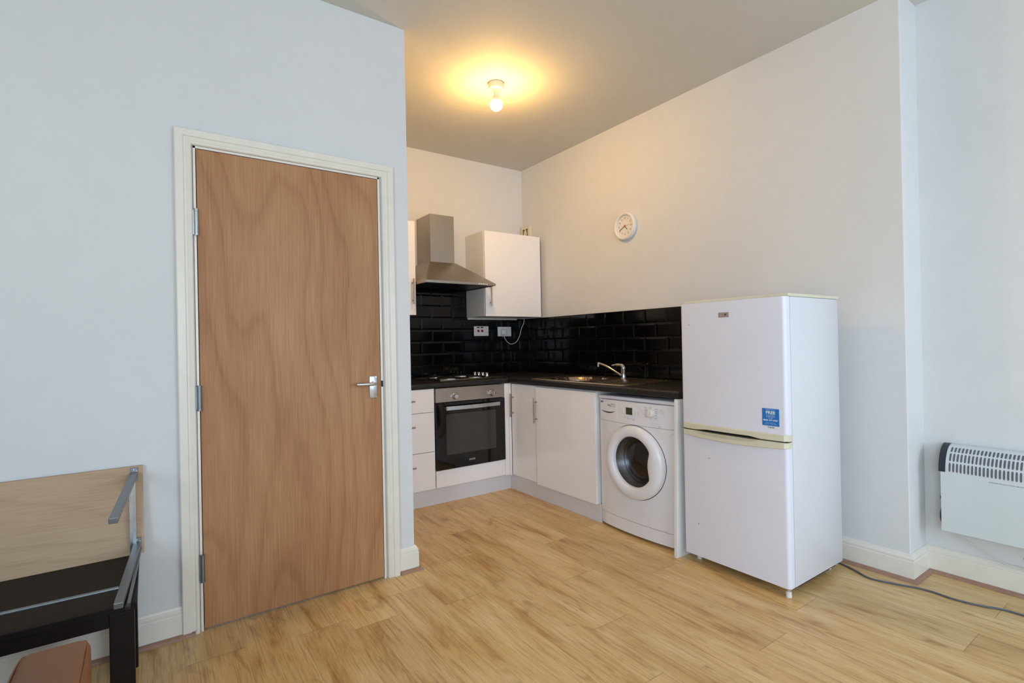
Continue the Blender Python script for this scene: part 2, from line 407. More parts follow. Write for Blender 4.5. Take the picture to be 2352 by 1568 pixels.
# wall behind the camera with two tall windows
WX = [(-3.35, -2.05), (-1.45, -.15)]
bm = B()
xs = [XL] + [v for w in WX for v in w] + [XR]
for i in range(0, len(xs), 2): box(bm, xs[i], xs[i+1], YB-.12, YB, 0, H)
for a, b in WX: box(bm, a, b, YB-.12, YB, 0, WZ0); box(bm, a, b, YB-.12, YB, WZ1, H)
struct('wall_back', bm, M['wall'])
for i, (a, b) in enumerate(WX):
    bm = B(); t = .05
    box(bm, a, a+t, YB-.09, YB-.03, WZ0, WZ1); box(bm, b-t, b, YB-.09, YB-.03, WZ0, WZ1)
    for z in (WZ0, (WZ0+WZ1)/2 - t/2, WZ1-t): box(bm, a+t, b-t, YB-.09, YB-.03, z, z+t)
    w = struct('window_%d' % (i+1), bm, M['trim'])
    for z0, z1 in ((WZ0+t, (WZ0+WZ1)/2-t/2), ((WZ0+WZ1)/2+t/2, WZ1-t)):
        bm = B(); box(bm, a+t, b-t, YB-.064, YB-.058, z0, z1); obj('pane', bm, M['glass'], w)
    bm = B(); box(bm, a-.05, b+.05, YB-.03, YB+.07, WZ0-.03, WZ0, .004); obj('window_sill', bm, M['trim'], w)

# baseboards: profile (depth, height)
SK = [(0, 0), (.018, 0), (.018, .092), (.0155, .096), (.0165, .100), (.0165, .107), (.010, .116), (.008, .122), (.004, .126), (0, .126)]
BD = [(0, 0), (.018, 0)] + [(.0 + .018*math.cos(a), .0155*math.sin(a)) for a in (math.radians(t) for t in (15, 35, 55, 75))] + [(0, .0155)]
def run_profile(bm, prof, path, base=0):
    """sweep (d,z) along a polyline of (x,y); offset to the right-hand side of travel, mitred"""
    n = len(path); P = [Vector((p[0], p[1])) for p in path]; N = []
    for i in range(n):
        ds = []
        if i > 0: ds.append((P[i]-P[i-1]).normalized())
        if i < n-1: ds.append((P[i+1]-P[i]).normalized())
        nn = [Vector((d.y, -d.x)) for d in ds]
        m = sum(nn, Vector((0, 0))); m.normalize(); N.append(m / max(.2, m.dot(nn[0])))
    rings = [[bm.verts.new((P[i].x + N[i].x*(d+base), P[i].y + N[i].y*(d+base), z)) for d, z in prof] for i in range(n)]
    k = len(prof)
    for A, C in zip(rings, rings[1:]):
        for j in range(k): bm.faces.new((A[j], A[(j+1) % k], C[(j+1) % k], C[j]))
    bm.faces.new(rings[0]); bm.faces.new(rings[-1][::-1])
AX0, AX1, AZ = -2.8405, -1.9098, 2.0632     # architrave outer edges
runs = [('baseboard_left', [(XL, YD), (AX0, YD)]),
        ('baseboard_middle', [(AX1, YD), (XW, YD), (XW, -.62)]),
        ('baseboard_right', [(0, -2.26), (0, YE), (XR, YE), (XR, YB)])]
for i, (nm, path) in enumerate(runs):
    bm = B(); run_profile(bm, SK, path); struct(nm, bm, M['trim'])
    p2 = list(path)
    if i == 0: p2[-1] = (AX0 + .045, YD)
    bm = B(); run_profile(bm, BD, p2, base=.018); struct('trim_%d' % (i+2), bm, M['bead'])

# architrave and lining round the doorway (three mitred lengths in one frame)
bm = B()
LX0, LX1, LZ0, LZ1 = -2.7628, -1.9924, .0099, 1.9874
AP = [(0, 0), (0, .020), (.004, .024), (.030, .024), (.034, .019), (.040, .020), (.046, .017), (.052, .020), (.058, .018), (.062, .012), (.0625, 0)]
def arch(x, z, d): pass
rings = []
for cx, cz, sx, sz in ((AX0, 0, 1, 0), (AX0, AZ, 1, -1), (AX1, AZ, -1, -1), (AX1, 0, -1, 0)):
    rings.append([bm.verts.new((cx + sx*w, YD - d - .0006, cz + sz*w)) for w, d in AP])
for A, C in zip(rings, rings[1:]):
    for j in range(len(AP)): bm.faces.new((A[j], A[(j+1) % len(AP)], C[(j+1) % len(AP)], C[j]))
bm.faces.new(rings[0]); bm.faces.new(rings[-1][::-1])
# door lining inside the opening
t = .0105
box(bm, DX0+.0005, LX0-.003, YD-.010, YD+.099, 0, DZ-.001); box(bm, LX1+.003, DX1-.0005, YD-.010, YD+.099, 0, DZ-.001)
box(bm, DX0+.001, DX1-.001, YD-.010, YD+.099, LZ1+.003, DZ-.0005)
# door stop
for a, b in ((LX0-.003, LX0+.012), (LX1-.012, LX1+.003)): box(bm, a, b, YD+.035, YD+.05, 0, LZ1+.003)
struct('trim_1', bm, M['trim'])

# door leaf with hinges and lever handle
bm = B(); box(bm, LX0, LX1, YD-.010, YD+.030, LZ0, LZ1, .0012, 1)
door = struct('door_1', bm, M['door'])
tag(door, 'plain reddish brown plywood door in a white frame', 'door')
for z0, z1, kk in ((1.628, 1.738, 0), (.907, 1.011, 1), (.204, .316, 2)):
    bm = B(); x = LX0 - .004; y = YD - .018
    cyl(bm, (x, y, z0+.012), (x, y, z1-.012), .0085, 16)
    cyl(bm, (x, y, z0), (x, y, z0+.0115), .0088, 16); cyl(bm, (x, y, z1-.0115), (x, y, z1), .0088, 16)
    box(bm, x-.014, x-.002, YD-.0135, YD-.0105, z0+.004, z1-.004, .0005, 1)
    obj('hinge', bm, M['alu'] if kk == 0 else M['galv'], door, smooth=40)
bm = B(); box(bm, -2.051, -2.012, YD-.0165, YD-.0102, .902, 1.011, .003, 2)
hp = obj('handle_plate', bm, M['alu'], door, smooth=40)
for dx in (-2.045, -2.018):
    for dz in (.908, 1.005):
        bm = B(); cyl(bm, (dx, YD-.0167, dz), (dx, YD-.018, dz), .0032, 10); obj('screw', bm, M['chrome'], hp, smooth=40)
bm = B(); cyl(bm, (-2.031, YD-.0165, .974), (-2.031, YD-.030, .974), .012, 20)
tube(bm, [(-2.031, YD-.028, .974), (-2.031, YD-.045, .9742), (-2.042, YD-.055, .9745), (-2.075, YD-.058, .975), (-2.118, YD-.056, .9755), (-2.124, YD-.052, .9755)], .0085, 14, 6)
obj('lever', bm, M['alu'], hp, smooth=50)
bm = B(); box(bm, LX1+.0035, LX1+.012, YD-.0115, YD-.0098, .955, .985); obj('latch_plate', bm, M['dark'], door)

# ------------------------------------------------------------------ kitchen units
UY, UX = -.605, -.600         # door front planes
PY, PX = -.5747, -.5859       # plinth fronts
def bar_handle(bm, a, b, stand, r=.0055, inset=.03):
    a, b, s = Vector(a), Vector(b), Vector(stand); d = (b-a).normalized()
    cyl(bm, a + s, b + s, r, 14)
    for p in (a + d*inset, b - d*inset): cyl(bm, p, p + s, r*.8, 12)
def cab(name, loc, label, group=None): return new_thing(name, loc, label, 'cabinet', group)
# drawer unit (left of oven)
t = cab('drawer_unit', (-1.52, -.30, .12), 'white gloss three-drawer base unit left of the oven')
bm = B(); box(bm, -1.815, -1.263, -.585, -.02, .12, .841); obj('carcass', bm, M['carcass'], t)
for z0, z1 in ((.676, .841), (.393, .672), (.124, .389)):
    bm = B(); box(bm, -1.785, -1.265, UY, UY+.0185, z0, z1, .0012, 2); d = obj('drawer_front', bm, M['gloss'], t)
    bm = B(); zh = z1 - .077 - (.012 if z1 < .8 else 0); bar_handle(bm, (-1.60, UY, zh), (-1.425, UY, zh), (0, -.030, 0)); obj('handle', bm, M['nickel'], d, smooth=40)
bm = B(); box(bm, -1.815, -1.787, UY, UY+.0185, .124, .841, .001, 1); obj('filler_strip', bm, M['gloss'], t)
# oven housing
t = cab('oven_housing', (-.96, -.30, .12), 'white base unit housing the built-in oven, with a plain lower panel')
bm = B()
box(bm, -1.261, -1.254, -.585, -.02, .12, .841); box(bm, -.663, -.657, -.585, -.02, .12, .841); box(bm, -1.254, -.663, -.585, -.02, .12, .236)
obj('carcass', bm, M['carcass'], t)
bm = B(); box(bm, -1.256, -.6585, UY, UY+.0185, .124, .2455, .0012, 2); obj('lower_panel', bm, M['gloss'], t)
# oven
t = new_thing('built_in_oven', (-.957, -.3, .249), 'built-in electric oven with steel control panel and black glass door', 'oven')
ox0, ox1 = -1.2525, -.6595
bm = B(); box(bm, ox0+.004, ox1-.004, -.59, -.05, .252, .838); obj('oven_body', bm, M['darkplastic'], t)
bm = B(); box(bm, ox0, ox1, UY-.008, UY+.015, .738, .840, .0015, 2); cp = obj('control_panel', bm, M['steel_h'], t)
for x in (-1.103, -.783):
    bm = B(); lathe(bm, [(.0, .032), (.016, .031), (.018, .027), (.019, .006), (.022, .003), (.022, 0)], (x, UY-.008, .775), (0, -1, 0), 24)
    kb = obj('knob', bm, M['chrome'], cp, smooth=40)
bm = B(); lathe(bm, [(0, .0016), (.0035, .0014), (.0035, 0)], (-.742, UY-.008, .776), (0, -1, 0), 12); obj('indicator_light', bm, M['red'], cp)
for x in (-1.103, -.783):
    bm = B()
    for k in range(9):
        a = -1.2 + k*.3 + PI/2; cx, cz = x + .031*math.cos(a), .775 + .031*math.sin(a)
        box(bm, cx-.0016, cx+.0016, UY-.0086, UY-.008, cz-.0016, cz+.0016)
    obj('dial_marks', bm, M['dgrey'], cp)
bm = B(); box(bm, ox0, ox1, UY-.012, UY+.012, .250, .733, .0015, 2); od = obj('oven_door', bm, M['black'], t)
bm = B(); box(bm, -1.176, -.745, UY-.0128, UY-.0118, .352, .648, .0004, 1); obj('door_window', bm, M['ovenglass'], od)
bm = B()
P = []
for i in range(17):
    s = i/16; x = -1.187 + s*.463; y = UY - .012 - .030 - .014*math.sin(PI*s); P.append((x, y))
Q = [(x, y+.009) for x, y in P][::-1]
prism(bm, P + Q, 'z', .681, .708)
for x in (-1.180, -.731): box(bm, x-.006, x+.006, UY-.045, UY-.012, .685, .704)
obj('door_handle', bm, M['alu'], od, smooth=40)
bm = B(); text_bm(bm, 'ZANUSSI', .018, (-.963, UY-.0125, .291), (1,0,0), (0,0,1), width=.052, align='CENTER', bold=.02); obj('lettering', bm, M['lgrey'], od)
# corner post
bm = B(); box(bm, -.6565, -.6015, UY, UY+.045, .1185, .841, .001, 1); box(bm, -.6185, -.6015, UY-.0175, UY, .1185, .841, .001, 1)
obj('corner_post', bm, M['gloss'], None, 'white vertical filler post in the corner between oven and sink run', 'filler panel')
# corner cupboard (clock wall side)
t = cab('base_cabinet', (-.3, -.78, .12), 'narrow single-door white gloss base cabinet in the corner, right of the oven', 'white base cabinets on the sink side')
bm = B(); box(bm, -.580, -.02, -.936, -.63, .12, .70); box(bm, -.580, -.563, -.936, -.63, .70, .841); obj('carcass', bm, M['carcass'], t)
bm = B(); box(bm, UX, UX+.0185, -.934, -.6255, .124, .838, .0012, 2); d = obj('door', bm, M['gloss'], t)
bm = B(); bar_handle(bm, (UX, -.652, .582), (UX, -.652, .764), (-.030, 0, 0)); obj('handle', bm, M['nickel'], d, smooth=40)
# sink cupboard: its door sits slightly proud
t = cab('base_cabinet', (-.3, -1.25, .12), 'wide single-door white gloss base cabinet under the sink, left of the washing machine', 'white base cabinets on the sink side')
bm = B()
box(bm, -.580, -.02, -.955, -.940, .12, .841); box(bm, -.590, -.02, -1.573, -1.543, .12, .841); box(bm, -.580, -.02, -1.543, -.955, .12, .135); box(bm, -.05, -.02, -1.543, -.955, .135, .70)
box(bm, -.585, -.560, -1.543, -.955, .800, .841)
obj('carcass', bm, M['carcass'], t)
sx = UX - .012
bm = B(); box(bm, sx, sx+.0205, -1.567, -.9525, .117, .832, .0012, 2); d = obj('door', bm, M['gloss'], t)
bm = B(); bar_handle(bm, (sx, -.966, .568), (sx, -.966, .752), (-.030, 0, 0)); obj('handle', bm, M['nickel'], d, smooth=40)
# plinths
bm = B(); box(bm, -1.82, PX+.016, PY, PY+.016, 0, .118, .001, 1); obj('plinth', bm, M['plinth'], None, 'long white plinth board under the drawers and oven', 'plinth', 'white plinth boards')
bm = B(); box(bm, PX, PX+.016, -1.583, PY-.001, 0, .118, .001, 1); obj('plinth', bm, M['plinth'], None, 'white plinth board under the sink cabinets, ending at the washing machine', 'plinth', 'white plinth boards')
# end panel
bm = B(); box(bm, -.632, -.02, -2.215, -2.197, 0, .8405, .001, 1)
for v in bm.verts:
    if v.co.x < -.6: v.co.x -= .026 * (1 - v.co.z/.84)
obj('end_panel', bm, M['carcass'], None, 'white upright end panel between the washing machine and the fridge', 'panel')

# worktop, L-shaped with a cut-out for the sink bowl
WZB, WZT = .8433, .8812; WF_Y, WF_X = -.612, -.622; WE = -2.217
bm = B()
HX0, HX1, HY0, HY1 = -.52, -.13, -1.33, -.90
def nose(f, d):   # rounded front profile from plane f back to f+d
    r = .012; pts = [(f + d, WZB)]
    pts += [(f + r - r*math.sin(a), WZB + r*.6 - r*.6*math.cos(a)) for a in (math.radians(q) for q in (0, 30, 60, 90))]
    pts += [(f + r - r*math.cos(a), WZT - r + r*math.sin(a)) for a in (math.radians(q) for q in (0, 22, 45, 68, 90))]
    pts += [(f + d, WZT)]; return pts
prism(bm, nose(WF_Y, .05), 'x', XW+.001, WF_X + .03)
prism(bm, nose(WF_X, .05), 'y', WE, WF_Y + .03)
box(bm, XW+.001, WF_X+.05, WF_Y+.05, -.001, WZB, WZT)
box(bm, WF_X+.05, -.001, HY1, -.001, WZB, WZT); box(bm, WF_X+.05, -.001, WE, HY0, WZB, WZT)
box(bm, WF_X+.05, HX0, HY0, HY1, WZB, WZT); box(bm, HX1, -.001, HY0, HY1, WZB, WZT)
obj('worktop', bm, M['worktop'], None, 'L-shaped black speckled worktop running over the units and washing machine', 'worktop', smooth=35)

# splashback tiles
bm = B(); box(bm, XW+.001, -.0085, -.008, -.0005, WZT+.0005, 1.383); box(bm, -1.253, -.634, -.008, -.0005, 1.3835, 1.66)
obj('tiled_splashback', bm, M['tile_y'], None, 'black brick-bond tiled splashback behind the hob and sockets', 'splashback', 'black tiled splashbacks')
bm = B(); box(bm, -.008, -.0005, -2.217, -.0005, WZT+.0005, 1.383)
obj('tiled_splashback', bm, M['tile_x'], None, 'black brick-bond tiled splashback behind the sink tap', 'splashback', 'black tiled splashbacks')

# hob
t = new_thing('electric_hob', (-.862, -.27, WZT), 'stainless steel electric hob with four black hotplates set in the worktop', 'hob')
hx0, hx1, hy0, hy1 = -1.150, -.572, -.485, -.045; hz = WZT
bm = B()
box(bm, hx0, hx1, hy0, hy1, hz+.0006, hz+.0075, .003, 2)
obj('hob_plate', bm, M['steel_sink'], t, smooth=30)
for x, y, r in ((-1.02, -.15, .072), (-1.02, -.37, .09), (-.78, -.15, .09), (-.78, -.37, .072)):
    bm = B(); lathe(bm, [(r+.010, .0076), (r+.009, .0125), (r+.002, .0135), (r+.0005, .0100)], (x, y, hz), (0,0,1), 40, capa=False, capb=False)
    rg = obj('hotplate_rim', bm, M['chrome'], t, smooth=50)
    bm = B(); lathe(bm, [(r, .0077), (r, .0175), (r-.004, .0190), (r*.28, .0190), (r*.25, .0172), (0, .0172)], (x, y, hz), (0,0,1), 40); obj('hotplate', bm, M['darkplastic'], rg, smooth=40)
for y in (-.115, -.180, -.245, -.310):
    bm = B(); lathe(bm, [(.019, .0077), (.0185, .012), (.016, .014), (.0155, .030), (.014, .032), (0, .032)], (-.625, y, hz), (0,0,1), 24)
    box(bm, -.640, -.610, y-.003, y+.003, hz+.0315, hz+.035, .001, 1)
    obj('knob', bm, M['chrome'], t, smooth=40)

# sink: one pressed sheet (height field) with bowl, ridged drainer and rim
t = new_thing('kitchen_sink', (-.32, -1.29, WZT), 'stainless steel inset sink with bowl on the left and ridged drainer', 'sink')
sx0, sx1, sy0, sy1 = -.566, -.072, -1.765, -.835
bm = B(); NX, NY = 78, 150
def sink_z(x, y):
    ed = min(x - sx0, sx1 - x, y - sy0, sy1 - y)
    z = WZT + .0012 + .0060 * min(1, ed/.006)
    if ed > .014: z -= .0045 * min(1, (ed-.014)/.01)
    # bowl
    bx, by = (x + .325)/.182, (y + 1.115)/.200
    q = (abs(bx)**3.0 + abs(by)**3.0)**(1/3.0)
    if q < 1: z -= .150 * min(1, ((1-q)/.13))**.75
    # ridges on the drainer
    if y < -1.39 and y > -1.715 and -.50 < x < -.17:
        z += .0028 * (.5 + .5*math.cos((x+.50)/.030*2*PI)) * min(1, (-1.39-y)/.03, (y+1.715)/.02)
    return max(z, WZT - .155)
V = [[bm.verts.new((sx0 + (sx1-sx0)*i/NX, sy0 + (sy1-sy0)*j/NY, sink_z(sx0 + (sx1-sx0)*i/NX, sy0 + (sy1-sy0)*j/NY))) for j in range(NY+1)] for i in range(NX+1)]
for i in range(NX):
    for j in range(NY): bm.faces.new((V[i][j], V[i+1][j], V[i+1][j+1], V[i][j+1]))
obj('basin_sheet', bm, M['steel_sink'], t, smooth=80)
bm = B(); lathe(bm, [(.040, .0005), (.040, .003), (.028, .004), (.024, .0015), (0, .0015)], (-.325, -1.115, WZT-.1535), (0,0,1), 28); obj('drain', bm, M['chrome'], t, smooth=40)
# mixer tap
tx, ty = -.125, -1.370; tz = WZT + .003
t = new_thing('mixer_tap', (tx, ty, tz), 'chrome single-lever mixer tap with long swivel spout behind the sink', 'tap')
bm = B(); lathe(bm, [(.026, 0), (.026, .004), (.020, .009), (.0185, .02), (.0185, .066), (.0195, .069), (.0195, .083), (.015, .092), (0, .094)], (tx, ty, tz), (0,0,1), 28); obj('tap_body', bm, M['chrome'], t, smooth=40)
bm = B(); tube(bm, [(tx-.006, ty+.012, tz+.022), (tx-.018, ty+.060, tz+.050), (tx-.032, ty+.135, tz+.088), (tx-.042, ty+.190, tz+.106), (tx-.046, ty+.212, tz+.108)], [.0085, .0085, .0085, .009, .0095], 14, 6)
cyl(bm, (tx-.045, ty+.208, tz+.114), (tx-.046, ty+.210, tz+.084), .0115, 18); obj('spout', bm, M['chrome'], t, smooth=50)
bm = B(); tube(bm, [(tx, ty, tz+.088), (tx-.006, ty+.020, tz+.099), (tx-.018, ty+.060, tz+.100), (tx-.026, ty+.088, tz+.095)], [.014, .010, .006, .0055], 12, 5); obj('lever', bm, M['chrome'], t, smooth=50)

# wall cabinets
def wall_cab(x0, x1, hinge_left_handle_x, label, loc):
    t = cab('wall_cabinet', loc, label, 'wall cabinets either side of the hood')
    z0, z1 = 1.389, 2.104
    bm = B(); box(bm, x0, x1, -.297, -.001, z0, z1, .001, 1); obj('carcass', bm, M['carcass'], t)
    bm = B(); box(bm, x0+.002, x1-.002, -.3165, -.298, z0-.002, z1, .0012, 2); d = obj('door', bm, M['gloss'], t)
    bm = B(); bar_handle(bm, (hinge_left_handle_x, -.3165, 1.468), (hinge_left_handle_x, -.3165, 1.662), (0, -.030, 0), r=.006); obj('handle', bm, M['nickel'], d, smooth=40)
    return t
tc = wall_cab(-.6300, -.0388, -.585, 'white wall cabinet in the kitchen corner, right of the cooker hood', (-.33, -.15, 1.389))
bm = B(); box(bm, -.629, -.10, -.024, -.0085, 1.3715, 1.3885, .001, 1); obj('hanging_rail', bm, M['carcass'], tc)
wall_cab(-1.76, -1.2555, -1.285, 'white wall cabinet left of the cooker hood, mostly hidden by the wall edge', (-1.5, -.15, 1.389))

# cooker hood
t = new_thing('cooker_hood', (-.944, -.24, 1.62), 'stainless steel chimney cooker hood above the hob', 'cooker hood')
cx0, cx1, cy0, cy1 = -1.2505, -.6345, -.485, -.0085
kx0, kx1, ky0 = -1.095, -.880, -.25
bm = B()
lo = [(cx0, cy0), (cx1, cy0), (cx1, cy1), (cx0, cy1)]; hi = [(kx0-.012, ky0-.012), (kx1+.012, ky0-.012), (kx1+.012, cy1), (kx0-.012, cy1)]
r0_ = [bm.verts.new((x, y, 1.640)) for x, y in lo]; r1_ = [bm.verts.new((x, y, 1.816)) for x, y in hi]
for i in range(4): bm.faces.new((r0_[i], r0_[(i+1) % 4], r1_[(i+1) % 4], r1_[i]))
bm.faces.new(r1_)
bmesh.ops.bevel(bm, geom=[e for e in bm.edges if (e.verts[0].co.z > 1.7) != (e.verts[1].co.z > 1.7)], offset=.004, segments=2, affect='EDGES')
# vertical lip
box(bm, cx0, cx1, cy0, cy0+.004, 1.622, 1.6405); box(bm, cx0, cx0+.004, cy0+.004, cy1, 1.622, 1.6405); box(bm, cx1-.004, cx1, cy0+.004, cy1, 1.622, 1.6405)
can = obj('canopy', bm, M['steel'], t)
bm = B(); box(bm, kx0, kx1, ky0, cy1, 1.812, 2.200, .001, 1); obj('chimney', bm, M['steel'], t)
bm = B(); box(bm, cx0+.005, cx1-.005, cy0+.005, cy1, 1.628, 1.634); up_ = obj('underside_panel', bm, M['darkplastic'], t)
for k in range(2):
    bm = B(); box(bm, cx0+.03+k*.28, cx0+.29+k*.28, -.42, -.08, 1.624, 1.6279); obj('grease_filter', bm, M['darkplastic'], up_)
for k in range(5):
    bm = B(); cyl(bm, (-.795 + k*.0185, cy0, 1.6315), (-.795 + k*.0185, cy0-.004, 1.6315), .0052, 12); obj('push_button', bm, M['wplastic'], can)

# sockets
def plate(name, x0, x1, z0, z1, label):
    t = new_thing(name, ((x0+x1)/2, -.008, z0), label, 'socket')
    bm = B(); box(bm, x0, x1, -.0165, -.0082, z0, z1, .002, 2); f = obj('faceplate', bm, M['wplastic'], t)
    return t, f
YP = -.0166
def pins(bm, x, z):
    box(bm, x-.0015, x+.0015, YP-.0004, YP+.0006, z+.004, z+.012)
    for s in (-1, 1): box(bm, x+s*.011-.003, x+s*.011+.003, YP-.0004, YP+.0006, z-.012, z-.009)
t, f = plate('cooker_socket', -.566, -.414, 1.2265, 1.314, 'white cooker control socket with two red switches on the black tiles')
for x in (-.523, -.483):
    bm = B(); box(bm, x-.011, x+.011, YP-.004, YP, 1.262, 1.282, .001, 1); obj('switch', bm, M['red'], t)
for x in (-.523, -.484):
    bm = B(); box(bm, x-.014, x+.014, YP-.001, YP+.0005, 1.298, 1.307); obj('neon_window', bm, M['dark'], t)
bm = B(); pins(bm, -.443, 1.268); obj('pin_holes', bm, M['dark'], f)
t, f = plate('double_socket', -.312, -.164, 1.221, 1.309, 'white double wall socket holding one plug, under the corner wall cabinet')
bm = B(); pins(bm, -.195, 1.262); obj('pin_holes', bm, M['dark'], f)
for x in (-.262, -.215):
    bm = B(); box(bm, x-.006, x+.006, YP-.003, YP, 1.288, 1.299, .001, 1); obj('switch', bm, M['wplastic'], f)
t = new_thing('plug_with_lead', (-.262, -.03, 1.232), 'white plug and looping white lead hanging against the black tiles', 'plug')
bm = B(); box(bm, -.287, -.241, -.050, -.0172, 1.233, 1.281, .006, 3); obj('plug', bm, M['wplastic'], t, smooth=40)
bm = B(); tube(bm, [(-.262, -.035, 1.236), (-.258, -.034, 1.222), (-.226, -.028, 1.176), (-.172, -.022, 1.148), (-.110, -.020, 1.168), (-.070, -.020, 1.225), (-.048, -.02, 1.292), (-.020, -.022, 1.345), (-.0165, -.022, 1.3885)], .0032, 10, 8)
for v in bm.verts: v.co.x -= .0 
obj('lead', bm, M['wcable'], t, smooth=60)

# vent grille on the clock wall
t = new_thing('extractor_vent', (0, -.085, 2.10), 'small square cream vent grille behind the top of the corner cabinet', 'vent')
bm = B(); box(bm, -.028, -.0005, -.156, -.014, 2.105, 2.248, .004, 2); obj('vent_frame', bm, M['cream'], t)
bm = B()
for (ya, yb, za, zb) in ((-.122, -.095, 2.206, 2.222), (-.122, -.106, 2.190, 2.203), (-.122, -.112, 2.12, 2.187), (-.075, -.048, 2.206, 2.222), (-.064, -.048, 2.190, 2.203), (-.058, -.048, 2.12, 2.187)):
    box(bm, -.0295, -.0275, ya, yb, za, zb)
obj('vent_slots', bm, M['brownv'], t)

# wall clock: face normal -x ; right = -y
cyk, czk = -1.312, 2.013; CR = .105
t = new_thing('wall_clock', (0, cyk, czk-CR), 'round white wall clock with black hands on the right-hand wall', 'clock')
bm = B(); lathe(bm, [(CR-.004, .0005), (CR, .006), (CR, .020), (CR-.004, .030), (CR-.012, .034), (CR-.021, .031), (CR-.026, .022), (CR-.027, .016)], (0, cyk, czk), (-1, 0, 0), 56, capa=True, capb=False); obj('case', bm, M['wplastic'], t, smooth=50)
bm = B(); lathe(bm, [(CR-.027, .012), (CR-.027, .0168), (0, .0168)], (0, cyk, czk), (-1, 0, 0), 48); fc = obj('dial', bm, M['wplastic'], t, smooth=30)
FX = -.0172; RR, UU = (0, -1, 0), (0, 0, 1)
for h in range(1, 13):
    bm = B()
    a = math.radians(90 - 30*h); rr = .060
    text_bm(bm, str(h), .020, (FX, cyk - rr*math.cos(a), czk + rr*math.sin(a) - .007), RR, UU, align='CENTER')
    obj('numeral', bm, M['dgrey'], fc)
def hand(ang, L, w, mat, nm, xo, tail=.012):
    bm = B(); a = math.radians(90 - ang); d = Vector((0, -math.cos(a), math.sin(a))); c = Vector((xo, cyk, czk))
    beam(bm, c - d*tail, c + d*L, w, .0012, side=(0, d.z, -d.y), bev=0); obj(nm, bm, mat, t)
hand(141, .036, .004, M['dgrey'], 'hour_hand', -.019)
hand(243, .058, .0032, M['dgrey'], 'minute_hand', -.0205)
hand(86, .062, .0014, M['redline'], 'second_hand', -.022, .02)
bm = B(); lathe(bm, [(.0045, .017), (.0045, .0235), (0, .024)], (0, cyk, czk), (-1, 0, 0), 16); obj('hub', bm, M['redline'], t, smooth=40)

# ceiling light
lx, ly = -1.122, -1.270
t = new_thing('ceiling_light', (lx, ly, H), 'white ceiling lampholder with a bare lit bulb over the kitchen', 'ceiling light')
bm = B(); lathe(bm, [(.048, .0005), (.049, .004), (.049, .026), (.046, .036), (.034, .043), (.022, .045)], (lx, ly, H), (0, 0, -1), 40, capb=True); obj('ceiling_rose', bm, M['ceramic'], t, smooth=40)
bm = B(); lathe(bm, [(.024, .046), (.022, .050), (.018, .053), (.0155, .064), (.017, .075), (.0205, .088)], (lx, ly, H), (0, 0, -1), 28); obj('lampholder', bm, M['ceramic'], t, smooth=40)
zc = .134; GR = .0385
bm = B(); pr = [(.0195, .0885), (.0200, .094), (.024, .102), (.0305, .1095)] + [(GR*math.sin(math.radians(60)), zc - GR*math.cos(math.radians(60)))]
lathe(bm, pr, (lx, ly, H), (0, 0, -1), 32); lb = obj('light_bulb', bm, M['ceramic'], t, smooth=60)
bm = B(); pr = [(GR*math.sin(a), zc - GR*math.cos(a)) for a in (math.radians(q) for q in (60, 70, 80, 90, 105, 120, 135, 150, 165))] + [(0, zc+GR)]
lathe(bm, pr, (lx, ly, H), (0, 0, -1), 32, capa=False); obj('bulb_globe', bm, M['bulb'], lb, smooth=60)

# ------------------------------------------------------------------ washing machine
my0, my1 = -2.187, -1.587; myc = (my0+my1)/2; mz0, mz1 = .016, .822
def mfx(y, base=-.592, bulge=.024):
    s = (y-myc)/((my1-my0)/2); return base - bulge*(1 - s*s)
t = new_thing('washing_machine', (-.33, myc, 0), 'white front-loading washing machine with porthole door under the worktop', 'washing machine')
def mfront(bm, z0, z1, thick=.03, off=0., n=24, rc=.0, mi=0):
    """curved front slab following the bowed front"""
    ys = [my0 + (my1-my0)*i/n for i in range(n+1)]
    pts = []
    for y in ys:
        e = min(y-my0, my1-y); c = .012 if e < .001 else (.004 if e < .026 else 0)
        pts.append((mfx(y) + off + c, y))
    poly = pts + [(-.592+thick, my1), (-.592+thick, my0)]
    prism(bm, poly, 'z', z0, z1, mi)
bm = B(); box(bm, -.56, -.03, my0, my1, mz0, .796, .004, 1); obj('cabinet_body', bm, M['white'], t)
bm = B(); box(bm, -.600, -.03, my0, my1, .798, mz1, .012, 3)
obj('top_panel', bm, M['white'], t, smooth=40)
bm = B(); mfront(bm, .666, .7965); cp = obj('control_panel', bm, M['white'], t, smooth=30)
bm = B(); nA = 96; rows = []; pcy, pcz, pR = -1.897, .447, .2045
cor = [math.atan2((zz-pcz), -(yy-pcy)) for yy in (my0, my1) for zz in (.093, .6645)]
angs = sorted([2*PI*k/nA - PI for k in range(nA)] + cor)
for a in angs:
    u, v = math.cos(a), math.sin(a)
    tt = []
    if u > 1e-9: tt.append((pcy-my0)/u)
    if u < -1e-9: tt.append((my1-pcy)/-u)
    if v > 1e-9: tt.append((.6645-pcz)/v)
    if v < -1e-9: tt.append((pcz-.093)/-v)
    T = min(tt); col = []
    for s_, dx in ((0, .026), (0, 0), (.33, 0), (.66, 0), (1, 0), (1, .026)):
        r_ = pR + (T-pR)*s_; y = pcy - u*r_; z = pcz + v*r_; yy = max(my0, min(my1, y)); e = min(yy-my0, my1-yy); c_ = .010 if (e < .002 and dx == 0) else 0
        col.append(bm.verts.new((mfx(yy) + dx + c_, y, z)))
    rows.append(col)
for A, C in zip(rows, rows[1:] + rows[:1]):
    for j in range(5): bm.faces.new((A[j], A[j+1], C[j+1], C[j]))
obj('front_panel', bm, M['white'], t, smooth=30)
bm = B(); mfront(bm, .018, .0905); obj('kick_panel', bm, M['white'], t, smooth=30)
